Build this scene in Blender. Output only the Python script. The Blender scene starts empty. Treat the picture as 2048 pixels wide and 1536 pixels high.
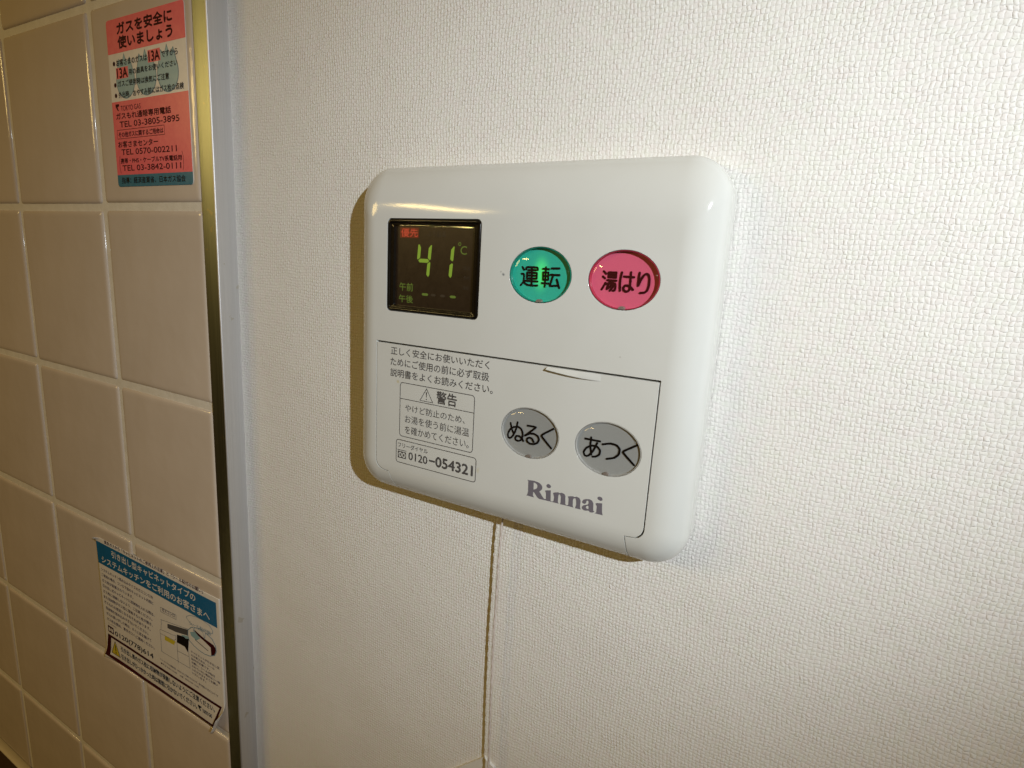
import bpy, bmesh, math, random
from mathutils import Vector, Matrix
random.seed(7)
S = bpy.context.scene
COL = S.collection
MM = 0.001          # everything below is written in millimetres: x right, y into the wall, z up

# ---------------------------------------------------------------- camera
cam = bpy.data.cameras.new("camera")
cam.sensor_width = 36.0
cam.lens = 1124.097 / 2048 * 36.0
cam.clip_start = 0.005
cam.clip_end = 20.0
co = bpy.data.objects.new("camera", cam)
right = Vector((0.87234667, 0.48557860, 0.05678650))
down = Vector((0.14622186, -0.14830737, -0.97807162))
fwd = Vector((-0.46650879, 0.86152095, -0.20037764))
R3 = Matrix((right, -down, -fwd)).transposed()
co.matrix_world = Matrix.Translation(Vector((557.256, -173.012, -120.772)) * MM) @ R3.to_4x4()
COL.objects.link(co)
S.camera = co

# ---------------------------------------------------------------- world, lamps, exposure
W = bpy.data.worlds.new("World")
S.world = W
W.use_nodes = True
bg = W.node_tree.nodes["Background"]
bg.inputs[1].default_value = 1.0
# the room around: lit ceiling and walls above, dark worktop and floor below
_t = W.node_tree
_g = _t.nodes.new('ShaderNodeTexCoord'); _s = _t.nodes.new('ShaderNodeSeparateXYZ')
_m = _t.nodes.new('ShaderNodeMapRange'); _m.interpolation_type = 'SMOOTHSTEP'
_m.inputs['From Min'].default_value = -0.42; _m.inputs['From Max'].default_value = 0.30
_c = _t.nodes.new('ShaderNodeMix'); _c.data_type = 'RGBA'
_c.inputs[6].default_value = (0.016, 0.007, 0.002, 1); _c.inputs[7].default_value = (0.135, 0.078, 0.015, 1)
_t.links.new(_g.outputs['Generated'], _s.inputs[0]); _t.links.new(_s.outputs[2], _m.inputs[0])
_t.links.new(_m.outputs[0], _c.inputs[0]); _t.links.new(_c.outputs[2], bg.inputs[0])
S.view_settings.view_transform = 'Standard'
S.view_settings.look = 'None'
S.view_settings.exposure = 0.0
S.view_settings.gamma = 1.0

def look(o, p, q):
    o.location = Vector(p) * MM
    o.rotation_euler = (Vector(q) - Vector(p)).to_track_quat('-Z', 'Y').to_euler()

# the camera's flash, just right of and above the lens
fl = bpy.data.lights.new("camera_flash", 'SPOT')
fl.energy = 8.9
fl.color = (0.88, 0.945, 1.0)
fl.spot_size = math.radians(60)
fl.spot_blend = 1.0
fl.shadow_soft_size = 0.0042
flo = bpy.data.objects.new("camera_flash", fl)
look(flo, (800, -270, 0), (454.1, 10, -145.2))
COL.objects.link(flo)
# the kitchen's ceiling tube, up and to the left
rl = bpy.data.lights.new("ceiling_tube", 'AREA')
rl.shape = 'RECTANGLE'
rl.size = 1.285
rl.size_y = 0.07
rl.energy = 12.0
rl.color = (1.0, 0.72, 0.26)
rlo = bpy.data.objects.new("ceiling_tube", rl)
_ax = Vector((-0.296, -0.955, 0.0))
_to = Vector((420, 0, -100)) - Vector((-1120, -2113, 468))
_n = (_to - _ax * _to.dot(_ax)).normalized()
rlo.matrix_world = Matrix.Translation(Vector((-1120, -2113, 468)) * MM) @ Matrix((_ax, (-_n).cross(_ax), -_n)).transposed().to_4x4()
COL.objects.link(rlo)

# a second ceiling lamp further left in the room
r2 = bpy.data.lights.new("ceiling_lamp", 'AREA')
r2.shape = 'DISK'
r2.size = 0.28
r2.energy = 2.3
r2.color = (1.0, 0.70, 0.24)
r2o = bpy.data.objects.new("ceiling_lamp", r2)
look(r2o, (-900, -1060, 250), (460, 5, -200))
COL.objects.link(r2o)

# ---------------------------------------------------------------- node helpers
def mat(name):
    m = bpy.data.materials.new(name)
    m.use_nodes = True
    nt = m.node_tree
    return m, nt, nt.nodes["Principled BSDF"]

def N(nt, t, **kw):
    n = nt.nodes.new(t)
    for k, v in kw.items():
        setattr(n, k, v)
    return n

def setin(n, **kw):
    for k, v in kw.items():
        n.inputs[k.replace('_', ' ')].default_value = v

def math_(nt, op, a, b=None, c=None):
    n = nt.nodes.new('ShaderNodeMath')
    n.operation = op
    for i, v in enumerate((a, b, c)):
        if v is None:
            continue
        if isinstance(v, (int, float)):
            n.inputs[i].default_value = v
        else:
            nt.links.new(v, n.inputs[i])
    return n.outputs[0]

def coords(nt, scale=1000.0):
    tc = N(nt, 'ShaderNodeTexCoord')
    mp = N(nt, 'ShaderNodeMapping')
    mp.inputs['Scale'].default_value = (scale,) * 3
    nt.links.new(tc.outputs['Object'], mp.inputs[0])
    return mp.outputs[0]

def noise(nt, vec, scale, detail=3, rough=0.5):
    n = N(nt, 'ShaderNodeTexNoise')
    nt.links.new(vec, n.inputs['Vector'])
    n.inputs['Scale'].default_value = scale
    n.inputs['Detail'].default_value = detail
    n.inputs['Roughness'].default_value = rough
    return n.outputs[0]

def ramp(nt, fac, stops):
    n = N(nt, 'ShaderNodeValToRGB')
    cr = n.color_ramp
    while len(cr.elements) < len(stops):
        cr.elements.new(0.5)
    for e, (p, c) in zip(cr.elements, stops):
        e.position = p
        e.color = (*c, 1) if len(c) == 3 else c
    nt.links.new(fac, n.inputs[0])
    return n.outputs[0]

def mixc(nt, fac, a, b, mode='MIX'):
    n = N(nt, 'ShaderNodeMix', data_type='RGBA', blend_type=mode)
    for s, v in ((n.inputs[0], fac), (n.inputs[6], a), (n.inputs[7], b)):
        if isinstance(v, (int, float)):
            s.default_value = v
        elif isinstance(v, tuple):
            s.default_value = (*v, 1) if len(v) == 3 else v
        else:
            nt.links.new(v, s)
    return n.outputs[2]

def bump(nt, h, dist, strength=1.0):
    b = N(nt, 'ShaderNodeBump')
    b.inputs['Distance'].default_value = dist
    b.inputs['Strength'].default_value = strength
    nt.links.new(h, b.inputs['Height'])
    return b.outputs[0]

def flat(name, col, rough=0.5, spec=0.5, metal=0.0, var=0.06, coat=0.0):
    """plain paint / plastic / ink with a little unevenness in tone and gloss"""
    m, nt, p = mat(name)
    v = coords(nt)
    n1 = noise(nt, v, 0.35, 4, 0.6)
    c = mixc(nt, n1, tuple(x * (1 - var) for x in col), tuple(min(1, x * (1 + var)) for x in col))
    nt.links.new(c, p.inputs['Base Color'])
    r = math_(nt, 'MULTIPLY_ADD', n1, 0.16, rough - 0.08)
    nt.links.new(r, p.inputs['Roughness'])
    setin(p, Metallic=metal)
    p.inputs['Specular IOR Level'].default_value = spec
    p.inputs['Coat Weight'].default_value = coat
    if name.endswith('_ink'):
        p.inputs['Specular IOR Level'].default_value = 0.06
    p.inputs['Coat Roughness'].default_value = 0.04
    return m

# ---------------------------------------------------------------- materials
def weave_group():
    """height in mm of the embossed weave at a point given in mm"""
    g = bpy.data.node_groups.new("weave_height", 'ShaderNodeTree')
    g.interface.new_socket("Vector", in_out='INPUT', socket_type='NodeSocketVector')
    g.interface.new_socket("Height", in_out='OUTPUT', socket_type='NodeSocketFloat')
    gi = g.nodes.new('NodeGroupInput')
    go = g.nodes.new('NodeGroupOutput')
    v = gi.outputs[0]
    def vm(op, a, b=None, sc=None):
        n = g.nodes.new('ShaderNodeVectorMath')
        n.operation = op
        g.links.new(a, n.inputs[0])
        if b is not None:
            if isinstance(b, tuple):
                n.inputs[1].default_value = b
            else:
                g.links.new(b, n.inputs[1])
        if sc is not None:
            n.inputs['Scale'].default_value = sc
        return n.outputs[0]
    def nz(scale, det):
        n = g.nodes.new('ShaderNodeTexNoise')
        g.links.new(v, n.inputs['Vector'])
        n.inputs['Scale'].default_value = scale
        n.inputs['Detail'].default_value = det
        return n
    w1 = vm('SCALE', vm('SUBTRACT', nz(0.50, 2).outputs['Color'], (0.5, 0.5, 0.5)), sc=1.25)
    w2 = vm('SCALE', vm('SUBTRACT', nz(0.06, 1).outputs['Color'], (0.5, 0.5, 0.5)), sc=3.0)
    p = vm('ADD', vm('ADD', v, w1), w2)
    sp = g.nodes.new('ShaderNodeSeparateXYZ')
    g.links.new(p, sp.inputs[0])
    m = lambda *a: math_(g, *a)
    u = m('DIVIDE', sp.outputs[0], 1.30)
    w = m('DIVIDE', sp.outputs[2], 1.36)
    su = m('POWER', m('ABSOLUTE', m('SINE', m('MULTIPLY', u, math.pi))), 0.60)
    sw = m('POWER', m('ABSOLUTE', m('SINE', m('MULTIPLY', w, math.pi))), 0.60)
    par = m('ABSOLUTE', m('MODULO', m('ADD', m('FLOOR', u), m('FLOOR', w)), 2.0))
    over = m('MULTIPLY', su, m('MULTIPLY_ADD', sw, 0.40, 0.72))
    under = m('MULTIPLY', sw, m('MULTIPLY_ADD', su, 0.45, 0.55))
    under = m('MULTIPLY', under, 0.84)
    h = m('MULTIPLY_ADD', m('SUBTRACT', under, over), par, over)
    h = m('MULTIPLY', h, m('MULTIPLY_ADD', nz(0.45, 2).outputs[0], 1.5, 0.20))
    h = m('MULTIPLY_ADD', nz(2.6, 2).outputs[0], 0.16, h)
    h = m('MULTIPLY', h, WP_RELIEF)
    h = m('MULTIPLY_ADD', nz(0.022, 1).outputs[0], 1.1, h)
    g.links.new(h, go.inputs[0])
    return g

WP_RELIEF = 0.165
def m_wallpaper():
    m, nt, p = mat("embossed_wallpaper")
    v = coords(nt)
    grp = weave_group()
    def height(off):
        n = nt.nodes.new('ShaderNodeGroup')
        n.node_tree = grp
        if off:
            a = N(nt, 'ShaderNodeVectorMath', operation='ADD')
            nt.links.new(v, a.inputs[0])
            a.inputs[1].default_value = off
            nt.links.new(a.outputs[0], n.inputs[0])
        else:
            nt.links.new(v, n.inputs[0])
        return n.outputs[0]
    e = 0.09
    h = height(None)
    gx = math_(nt, 'DIVIDE', math_(nt, 'SUBTRACT', h, height((e, 0, 0))), e)
    gz = math_(nt, 'DIVIDE', math_(nt, 'SUBTRACT', h, height((0, 0, e))), e)
    cv = N(nt, 'ShaderNodeCombineXYZ')
    nt.links.new(gx, cv.inputs[0])
    cv.inputs[1].default_value = -1.0
    nt.links.new(gz, cv.inputs[2])
    nn = N(nt, 'ShaderNodeVectorMath', operation='NORMALIZE')
    nt.links.new(cv.outputs[0], nn.inputs[0])
    nt.links.new(nn.outputs[0], p.inputs['Normal'])
    tone = noise(nt, v, 0.045, 3)
    c = ramp(nt, tone, [(0.3, (0.78, 0.755, 0.715)), (0.7, (0.80, 0.785, 0.735))])
    blot = noise(nt, v, 0.30, 2)
    c = mixc(nt, math_(nt, 'MULTIPLY', ramp(nt, blot, [(0.52, (0, 0, 0)), (0.62, (1, 1, 1))]), 0.5), c, (0.79, 0.735, 0.705))
    c = mixc(nt, math_(nt, 'MULTIPLY', ramp(nt, blot, [(0.38, (1, 1, 1)), (0.48, (0, 0, 0))]), 0.5), c, (0.765, 0.77, 0.69))
    nt.links.new(c, p.inputs['Base Color'])
    setin(p, Roughness=0.72)
    p.inputs['Specular IOR Level'].default_value = 0.25
    return m

def m_panel():
    m, nt, p = mat("ivory_abs_plastic")
    v = coords(nt)
    n1 = noise(nt, v, 0.05, 4)
    c = ramp(nt, n1, [(0.3, (0.61, 0.61, 0.565)), (0.7, (0.63, 0.63, 0.59))])
    def spot(x, z, rx, rz, col, amt, c):
        g = N(nt, 'ShaderNodeSeparateXYZ')
        nt.links.new(v, g.inputs[0])
        a = math_(nt, 'DIVIDE', math_(nt, 'SUBTRACT', g.outputs[0], x), rx)
        b = math_(nt, 'DIVIDE', math_(nt, 'SUBTRACT', g.outputs[2], z), rz)
        r = math_(nt, 'SQRT', math_(nt, 'ADD', math_(nt, 'MULTIPLY', a, a), math_(nt, 'MULTIPLY', b, b)))
        r = math_(nt, 'ADD', r, math_(nt, 'MULTIPLY', noise(nt, v, 2.2, 3), 1.2))
        f = math_(nt, 'SUBTRACT', 1.55, r)
        n = N(nt, 'ShaderNodeClamp'); nt.links.new(f, n.inputs[0])
        return mixc(nt, math_(nt, 'MULTIPLY', n.outputs[0], amt), c, col)
    c = spot(461.7, -122.8, 0.9, 0.7, (0.10, 0.11, 0.12), 0.9, c)
    c = spot(460.6, -121.9, 0.5, 0.4, (0.20, 0.19, 0.18), 0.6, c)
    c = spot(417.2, -166.0, 1.0, 0.9, (0.50, 0.40, 0.14), 0.75, c)
    c = spot(504.5, -145.4, 0.5, 0.4, (0.35, 0.33, 0.28), 0.6, c)
    c = spot(455.2, -193.5, 0.9, 1.4, (0.55, 0.47, 0.22), 0.45, c)
    nt.links.new(c, p.inputs['Base Color'])
    r = math_(nt, 'MULTIPLY_ADD', noise(nt, v, 0.12, 4), 0.06, 0.07)
    nt.links.new(r, p.inputs['Roughness'])
    p.inputs['Specular IOR Level'].default_value = 0.42
    bv = N(nt, 'ShaderNodeBevel')
    bv.samples = 6
    bv.inputs['Radius'].default_value = 0.00022
    b = N(nt, 'ShaderNodeBump')
    b.inputs['Distance'].default_value = 0.00001
    b.inputs['Strength'].default_value = 0.35
    nt.links.new(noise(nt, v, 4.0, 2), b.inputs['Height'])
    nt.links.new(bv.outputs[0], b.inputs['Normal'])
    nt.links.new(b.outputs[0], p.inputs['Normal'])
    return m

def m_tile():
    m, nt, p = mat("glazed_ceramic_tile")
    v = coords(nt)
    oi = N(nt, 'ShaderNodeObjectInfo')
    n1 = noise(nt, v, 0.02, 3)
    c = ramp(nt, n1, [(0.3, (0.63, 0.53, 0.425)), (0.7, (0.68, 0.575, 0.465))])
    c = mixc(nt, math_(nt, 'MULTIPLY', oi.outputs['Random'], 0.22), c, (0.52, 0.45, 0.37))
    sp = noise(nt, v, 1.6, 2)
    c = mixc(nt, math_(nt, 'MULTIPLY', math_(nt, 'GREATER_THAN', sp, 0.71), 0.25), c, (0.36, 0.28, 0.19))
    nt.links.new(c, p.inputs['Base Color'])
    r = math_(nt, 'MULTIPLY_ADD', noise(nt, v, 0.1, 4), 0.12, 0.06)
    nt.links.new(r, p.inputs['Roughness'])
    nt.links.new(bump(nt, noise(nt, v, 0.05, 2), 0.00035), p.inputs['Normal'])
    return m

def m_grout():
    m, nt, p = mat("cream_grout")
    v = coords(nt)
    c = ramp(nt, noise(nt, v, 0.12, 4), [(0.3, (0.68, 0.63, 0.53)), (0.7, (0.78, 0.73, 0.63))])
    nt.links.new(c, p.inputs['Base Color'])
    setin(p, Roughness=0.6)
    nt.links.new(bump(nt, noise(nt, v, 1.4, 4), 0.0002), p.inputs['Normal'])
    return m

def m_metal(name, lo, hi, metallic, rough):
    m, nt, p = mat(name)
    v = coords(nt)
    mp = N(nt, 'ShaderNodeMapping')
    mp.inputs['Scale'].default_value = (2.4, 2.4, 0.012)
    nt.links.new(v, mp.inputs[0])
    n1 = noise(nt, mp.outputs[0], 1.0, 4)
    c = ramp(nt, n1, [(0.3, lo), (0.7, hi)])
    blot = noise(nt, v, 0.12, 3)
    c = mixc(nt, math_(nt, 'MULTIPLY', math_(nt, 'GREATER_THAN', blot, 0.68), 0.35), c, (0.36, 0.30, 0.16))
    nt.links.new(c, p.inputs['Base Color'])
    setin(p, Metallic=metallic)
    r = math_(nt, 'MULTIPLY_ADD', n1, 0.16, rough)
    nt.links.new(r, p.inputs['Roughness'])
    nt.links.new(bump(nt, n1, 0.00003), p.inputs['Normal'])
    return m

def m_clear(name, tint=(1, 1, 1), rough=0.02):
    """thin clear plastic: lets light straight through, mirrors a little at its face"""
    m, nt, p = mat(name)
    out = nt.nodes['Material Output']
    nt.nodes.remove(p)
    tr = N(nt, 'ShaderNodeBsdfTransparent')
    tr.inputs[0].default_value = (*tint, 1)
    gl = N(nt, 'ShaderNodeBsdfGlossy')
    gl.inputs['Roughness'].default_value = rough
    lw = N(nt, 'ShaderNodeLayerWeight')
    lw.inputs['Blend'].default_value = 0.5
    fr = math_(nt, 'MULTIPLY_ADD', math_(nt, 'POWER', lw.outputs['Facing'], 5.0), 0.9, 0.04)
    mx = N(nt, 'ShaderNodeMixShader')
    nt.links.new(fr, mx.inputs[0])
    nt.links.new(tr.outputs[0], mx.inputs[1])
    nt.links.new(gl.outputs[0], mx.inputs[2])
    nt.links.new(mx.outputs[0], out.inputs[0])
    return m

def m_disc(name, col, glow=None):
    m, nt, p = mat(name)
    v = coords(nt)
    n1 = noise(nt, v, 3.0, 3, 0.7)
    c = mixc(nt, n1, tuple(x * 0.9 for x in col), tuple(min(1, x * 1.1) for x in col))
    nt.links.new(c, p.inputs['Base Color'])
    setin(p, Roughness=0.42)
    if glow:                                     # the lamp behind the button
        x, z, ec = glow
        g = N(nt, 'ShaderNodeSeparateXYZ')
        nt.links.new(v, g.inputs[0])
        a = math_(nt, 'DIVIDE', math_(nt, 'SUBTRACT', g.outputs[0], x), 2.5)
        b = math_(nt, 'DIVIDE', math_(nt, 'SUBTRACT', g.outputs[2], z), 4.6)
        r = math_(nt, 'ADD', math_(nt, 'MULTIPLY', a, a), math_(nt, 'MULTIPLY', b, b))
        f = math_(nt, 'EXPONENT', math_(nt, 'MULTIPLY', math_(nt, 'POWER', r, 1.5), -1.0))
        p.inputs['Emission Color'].default_value = (*ec, 1)
        nt.links.new(math_(nt, 'MULTIPLY', f, 0.50), p.inputs['Emission Strength'])
    return m

def m_emit(name, base, ec, st):
    m = flat(name, base, 0.4)
    p = m.node_tree.nodes["Principled BSDF"]
    p.inputs['Emission Color'].default_value = (*ec, 1)
    p.inputs['Emission Strength'].default_value = st
    return m

M = dict(
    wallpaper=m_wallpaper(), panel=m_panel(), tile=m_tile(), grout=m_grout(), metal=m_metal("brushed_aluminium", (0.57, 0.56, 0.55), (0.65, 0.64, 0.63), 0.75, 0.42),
    metal_face_dimmed=m_metal("aluminium_dim_reflection", (0.195, 0.215, 0.18), (0.23, 0.25, 0.21), 1.0, 0.28),  # trim aluminium darkened towards olive, the room's dim reflection put into its colour
    sealant=flat("cream_sealant", (0.62, 0.54, 0.40), 0.35),
    counter=flat("dark_brown_worktop", (0.035, 0.012, 0.006), 0.3),
    cord=flat("beige_cord", (0.56, 0.48, 0.42), 0.55, var=0.15),
    cover=flat("smooth_cream_plastic", (0.74, 0.72, 0.66), 0.45),
    ink=flat("grey_ink", (0.085, 0.078, 0.074), 0.6),
    ink_logo=flat("violet_grey_ink", (0.155, 0.14, 0.16), 0.5),
    black=flat("black_ink", (0.008, 0.006, 0.005), 0.5),
    maroon=flat("maroon_ink", (0.045, 0.004, 0.005), 0.6),
    bezel=flat("black_gloss_plastic", (0.004, 0.0035, 0.003), 0.13, 0.4, coat=0.15),
    lcd=flat("brown_black_lcd", (0.019, 0.011, 0.007), 0.30, var=0.25),
    ghost=flat("unlit_segment", (0.040, 0.030, 0.022), 0.35),
    glass=m_clear("display_glass"), lens=m_clear("clear_lens"),
    digit=m_emit("lit_green_segment", (0.08, 0.12, 0.02), (0.36, 0.60, 0.04), 0.33),
    digit_dim=m_emit("dim_green_segment", (0.05, 0.07, 0.02), (0.25, 0.42, 0.04), 0.21),
    lcd_red=m_emit("lit_red_legend", (0.18, 0.03, 0.02), (0.80, 0.07, 0.03), 0.40),
    lcd_redback=m_emit("red_backlight", (0.05, 0.008, 0.004), (0.5, 0.02, 0.01), 0.11),
    teal=m_disc("teal_disc", (0.02, 0.44, 0.31), (474.8, -121.9, (0.10, 0.85, 0.03))),
    teal_rim=flat("dark_teal_rim", (0.01, 0.24, 0.17), 0.15, coat=0.3),
    pink=m_disc("pink_disc", (0.66, 0.11, 0.19)),
    pink_rim=flat("crimson_rim", (0.40, 0.03, 0.06), 0.15, coat=0.3),
    grey=m_disc("grey_disc", (0.30, 0.305, 0.29)),
    grey_rim=flat("smoke_rim", (0.42, 0.41, 0.38), 0.15, coat=0.3),
    notch=flat("notch_grey", (0.22, 0.18, 0.15), 0.4),
    s_white=flat("white_sticker_film", (0.78, 0.73, 0.66), 0.24),
    s_red=flat("coral_red_print", (0.85, 0.12, 0.155), 0.24),
    s_teal=flat("teal_print", (0.008, 0.15, 0.235), 0.24),
    s_band=flat("deep_blue_print", (0.006, 0.125, 0.27), 0.24),
    s_drop=flat("pale_blue_print", (0.27, 0.44, 0.48), 0.24),
    s_drop_line=flat("slate_blue_print", (0.05, 0.17, 0.27), 0.4),
    s_yellow=flat("yellow_print", (0.62, 0.50, 0.03), 0.4),
    s_blue=flat("steel_blue_print", (0.12, 0.22, 0.30), 0.4),
)

# ---------------------------------------------------------------- object helpers
def link(name, me, m, parent=None, smooth=None):
    for x in (m if isinstance(m, (list, tuple)) else [m]):
        me.materials.append(M[x])
    if smooth is not None:
        me.polygons.foreach_set('use_smooth', [True] * len(me.polygons))
        if smooth > 0:
            me.set_sharp_from_angle(angle=math.radians(smooth))
    o = bpy.data.objects.new(name, me)
    COL.objects.link(o)
    if parent:
        o.parent = parent
    return o

def obj(name, verts, faces, m, parent=None, smooth=None, midx=None):
    me = bpy.data.meshes.new(name)
    me.from_pydata([(x * MM, y * MM, z * MM) for x, y, z in verts], [], faces)
    if midx:
        me.polygons.foreach_set('material_index', midx)
    me.update()
    return link(name, me, m, parent, smooth)

def root(name, label, cat, group=None):
    o = bpy.data.objects.new(name, None)
    o.empty_display_size = 0.01
    COL.objects.link(o)
    tag(o, label, cat, group)
    return o

def tag(o, label=None, cat=None, group=None, kind=None):
    for k, v in (('label', label), ('category', cat), ('group', group), ('kind', kind)):
        if v:
            o[k] = v

def rrect(x0, x1, z0, z1, r, n=8):
    """rounded rectangle, counter-clockwise seen from the room (x right, z up)"""
    pts = []
    for cx, cz, a0 in ((x1 - r, z1 - r, 0), (x0 + r, z1 - r, 90), (x0 + r, z0 + r, 180), (x1 - r, z0 + r, 270)):
        for i in range(n + 1):
            a = math.radians(a0 + 90 * i / n)
            pts.append((cx + r * math.cos(a), cz + r * math.sin(a)))
    return pts

def ellipse(cx, cz, rx, rz, n=72):
    return [(cx + rx * math.cos(2 * math.pi * i / n), cz + rz * math.sin(2 * math.pi * i / n)) for i in range(n)]

def loft(rings, cap0=True, cap1=True):
    """rings: list of (points, y) from back to front, all the same length"""
    V, F = [], []
    n = len(rings[0][0])
    for pts, y in rings:
        V += [(x, y, z) for x, z in pts]
    for k in range(len(rings) - 1):
        for i in range(n):
            j = (i + 1) % n
            F.append((k * n + i, k * n + j, (k + 1) * n + j, (k + 1) * n + i))
    if cap0:
        F.append(tuple(range(n - 1, -1, -1)))
    if cap1:
        F.append(tuple(range((len(rings) - 1) * n, len(rings) * n)))
    return V, F

def prism(pts, y0, y1):
    return loft([(pts, y0), (pts, y1)])

def box(x0, x1, y0, y1, z0, z1):
    return prism([(x1, z1), (x0, z1), (x0, z0), (x1, z0)], y1, y0)

def polymesh(loops, y):
    """flat filled shape with holes: first loop outer, others holes -> verts, faces"""
    cu = bpy.data.curves.new('tmp', 'CURVE')
    cu.dimensions = '2D'
    cu.fill_mode = 'BOTH'
    for lp in loops:
        sp = cu.splines.new('POLY')
        sp.points.add(len(lp) - 1)
        for p, (x, z) in zip(sp.points, lp):
            p.co = (x, z, 0, 1)
        sp.use_cyclic_u = True
    o = bpy.data.objects.new('tmp', cu)
    COL.objects.link(o)
    dg = bpy.context.evaluated_depsgraph_get()
    me = bpy.data.meshes.new_from_object(o.evaluated_get(dg))
    V = [(v.co.x, y, v.co.y) for v in me.vertices]
    F = [tuple(p.vertices) for p in me.polygons]
    bpy.data.objects.remove(o)
    bpy.data.meshes.remove(me)
    # face the room (-y)
    out = []
    for f in F:
        a, b, c = (Vector(V[i]) for i in f[:3])
        out.append(f if (b - a).cross(c - a).y < 0 else tuple(reversed(f)))
    return V, out

_tc = {}
def glyphs(body, bold=0.0):
    """outline of a line of lettering scaled to the unit box"""
    k = (body, bold)
    if k in _tc:
        return _tc[k]
    cu = bpy.data.curves.new('tmp', 'FONT')
    cu.body = body
    cu.size = 1.0
    cu.resolution_u = 3
    cu.offset = bold
    o = bpy.data.objects.new('tmp', cu)
    COL.objects.link(o)
    dg = bpy.context.evaluated_depsgraph_get()
    me = bpy.data.meshes.new_from_object(o.evaluated_get(dg))
    xs = [v.co.x for v in me.vertices]
    ys = [v.co.y for v in me.vertices]
    x0, x1, y0, y1 = min(xs), max(xs), min(ys), max(ys)
    V = [((v.co.x - x0) / (x1 - x0), (v.co.y - y0) / max(1e-6, y1 - y0)) for v in me.vertices]
    F = [tuple(p.vertices) for p in me.polygons]
    bpy.data.objects.remove(o)
    bpy.data.meshes.remove(me)
    _tc[k] = (V, F)
    return V, F

def lettering(body, x0, x1, zl, zr, hl, hr, y, m, parent, bold=0.0, name='lettering', bend=None):
    """lettering lying on the plane y, ink box from x0..x1, base at zl..zr, height hl..hr"""
    V, F0 = glyphs(body)
    P, F = [], []
    # heavier faces: the outline laid down a few times, nudged by a hair
    g = max(0.0, bold) * hl
    for q, (dx, dz) in enumerate(((0, 0),) if g == 0 else ((-g, 0), (g, 0), (0, -g), (0, g))):
        k = len(P)
        for u, w in V:
            x = x0 + g + (x1 - x0 - 2 * g) * u
            z = (zl + (zr - zl) * u) + w * (hl + (hr - hl) * u)
            P.append((x + dx, y - 0.004 * q, z + dz))
        F += [tuple(i + k for i in f) for f in F0]
    if bend:
        P = [bend(*q) for q in P]
    return obj(name, P, F, m, parent)

def strokes(paths, w, y, m, parent, name='lettering'):
    """round-ended brush lettering: one ribbon per stroke with round caps and joints"""
    V, F = [], []
    yy = y
    for path in paths:
        pts = [Vector(p) for p in path]
        if len(pts) > 3:                         # soften the corners of curved strokes
            closed = (pts[0] - pts[-1]).length < 1e-6
            if not closed:
                q = [pts[0]]
                for i in range(1, len(pts) - 1):
                    a, b, c = pts[i - 1], pts[i], pts[i + 1]
                    q += [b.lerp(a, 0.25), b, b.lerp(c, 0.25)]
                q.append(pts[-1])
                r = [q[0]]
                for i in range(1, len(q) - 1):
                    r.append((q[i - 1] + q[i] * 2 + q[i + 1]) / 4)
                r.append(q[-1])
                pts = r
        for a, b in zip(pts, pts[1:]):
            d = b - a
            if d.length < 1e-6:
                continue
            yy -= 0.0015
            d.normalize()
            n = Vector((-d.y, d.x)) * w / 2
            k = len(V)
            ang = math.atan2(n.y, n.x)
            ring = []
            for i in range(9):
                t = ang + math.pi * i / 8
                ring.append((a.x + math.cos(t) * w / 2, yy, a.y + math.sin(t) * w / 2))
            for i in range(9):
                t = ang + math.pi + math.pi * i / 8
                ring.append((b.x + math.cos(t) * w / 2, yy, b.y + math.sin(t) * w / 2))
            V += ring
            F.append(tuple(range(k, k + 18)))
    return obj(name, V, F, m, parent)

def fshape(name, loops, y, m, parent, bend=None):
    V, F = polymesh(loops, y)
    if bend:
        V = [bend(*q) for q in V]
    return obj(name, V, F, m, parent)

def frame_line(name, outer, w, y, m, parent, bend=None):
    """thin printed outline: outer rounded rectangle (x0,x1,z0,z1,r), line width w"""
    x0, x1, z0, z1, r = outer
    return fshape(name, [rrect(x0, x1, z0, z1, r, 5), rrect(x0 + w, x1 - w, z0 + w, z1 - w, max(0.05, r - w), 5)], y, m, parent, bend)

def line(name, pts, w, y, m, parent, bend=None):
    V, F = [], []
    yy = y
    for a, b in zip(pts, pts[1:]):
        a, b = Vector(a), Vector(b)
        d = (b - a).normalized()
        n = Vector((-d.y, d.x)) * w / 2
        a2, b2 = a - d * w * .4, b + d * w * .4
        k = len(V)
        V += [(p.x, yy, p.y) for p in (a2 - n, b2 - n, b2 + n, a2 + n)]
        F.append((k, k + 1, k + 2, k + 3))
        yy -= 0.002
    if bend:
        V = [bend(*q) for q in V]
    return obj(name, V, F, m, parent)

def boolean(base, ops):
    """base, ops in (verts, faces); ops = [(mode, (verts, faces)), ...]; returns a mesh"""
    def tmp(vf):
        me = bpy.data.meshes.new('tmp')
        me.from_pydata([tuple(c * MM * 100 for c in v) for v in vf[0]], [], vf[1])
        bm = bmesh.new(); bm.from_mesh(me)
        bmesh.ops.recalc_face_normals(bm, faces=bm.faces)
        bm.to_mesh(me); bm.free()
        o = bpy.data.objects.new('tmp', me)
        COL.objects.link(o)
        return o
    b = tmp(base)
    ts = []
    for mode, vf in ops:
        t = tmp(vf)
        md = b.modifiers.new('b', 'BOOLEAN')
        md.operation = mode
        md.object = t
        md.solver = 'EXACT'
        ts.append(t)
    dg = bpy.context.evaluated_depsgraph_get()
    me = bpy.data.meshes.new_from_object(b.evaluated_get(dg))
    for v in me.vertices:
        v.co *= 0.01
    for o in ts + [b]:
        bpy.data.objects.remove(o)
    return me

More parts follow.
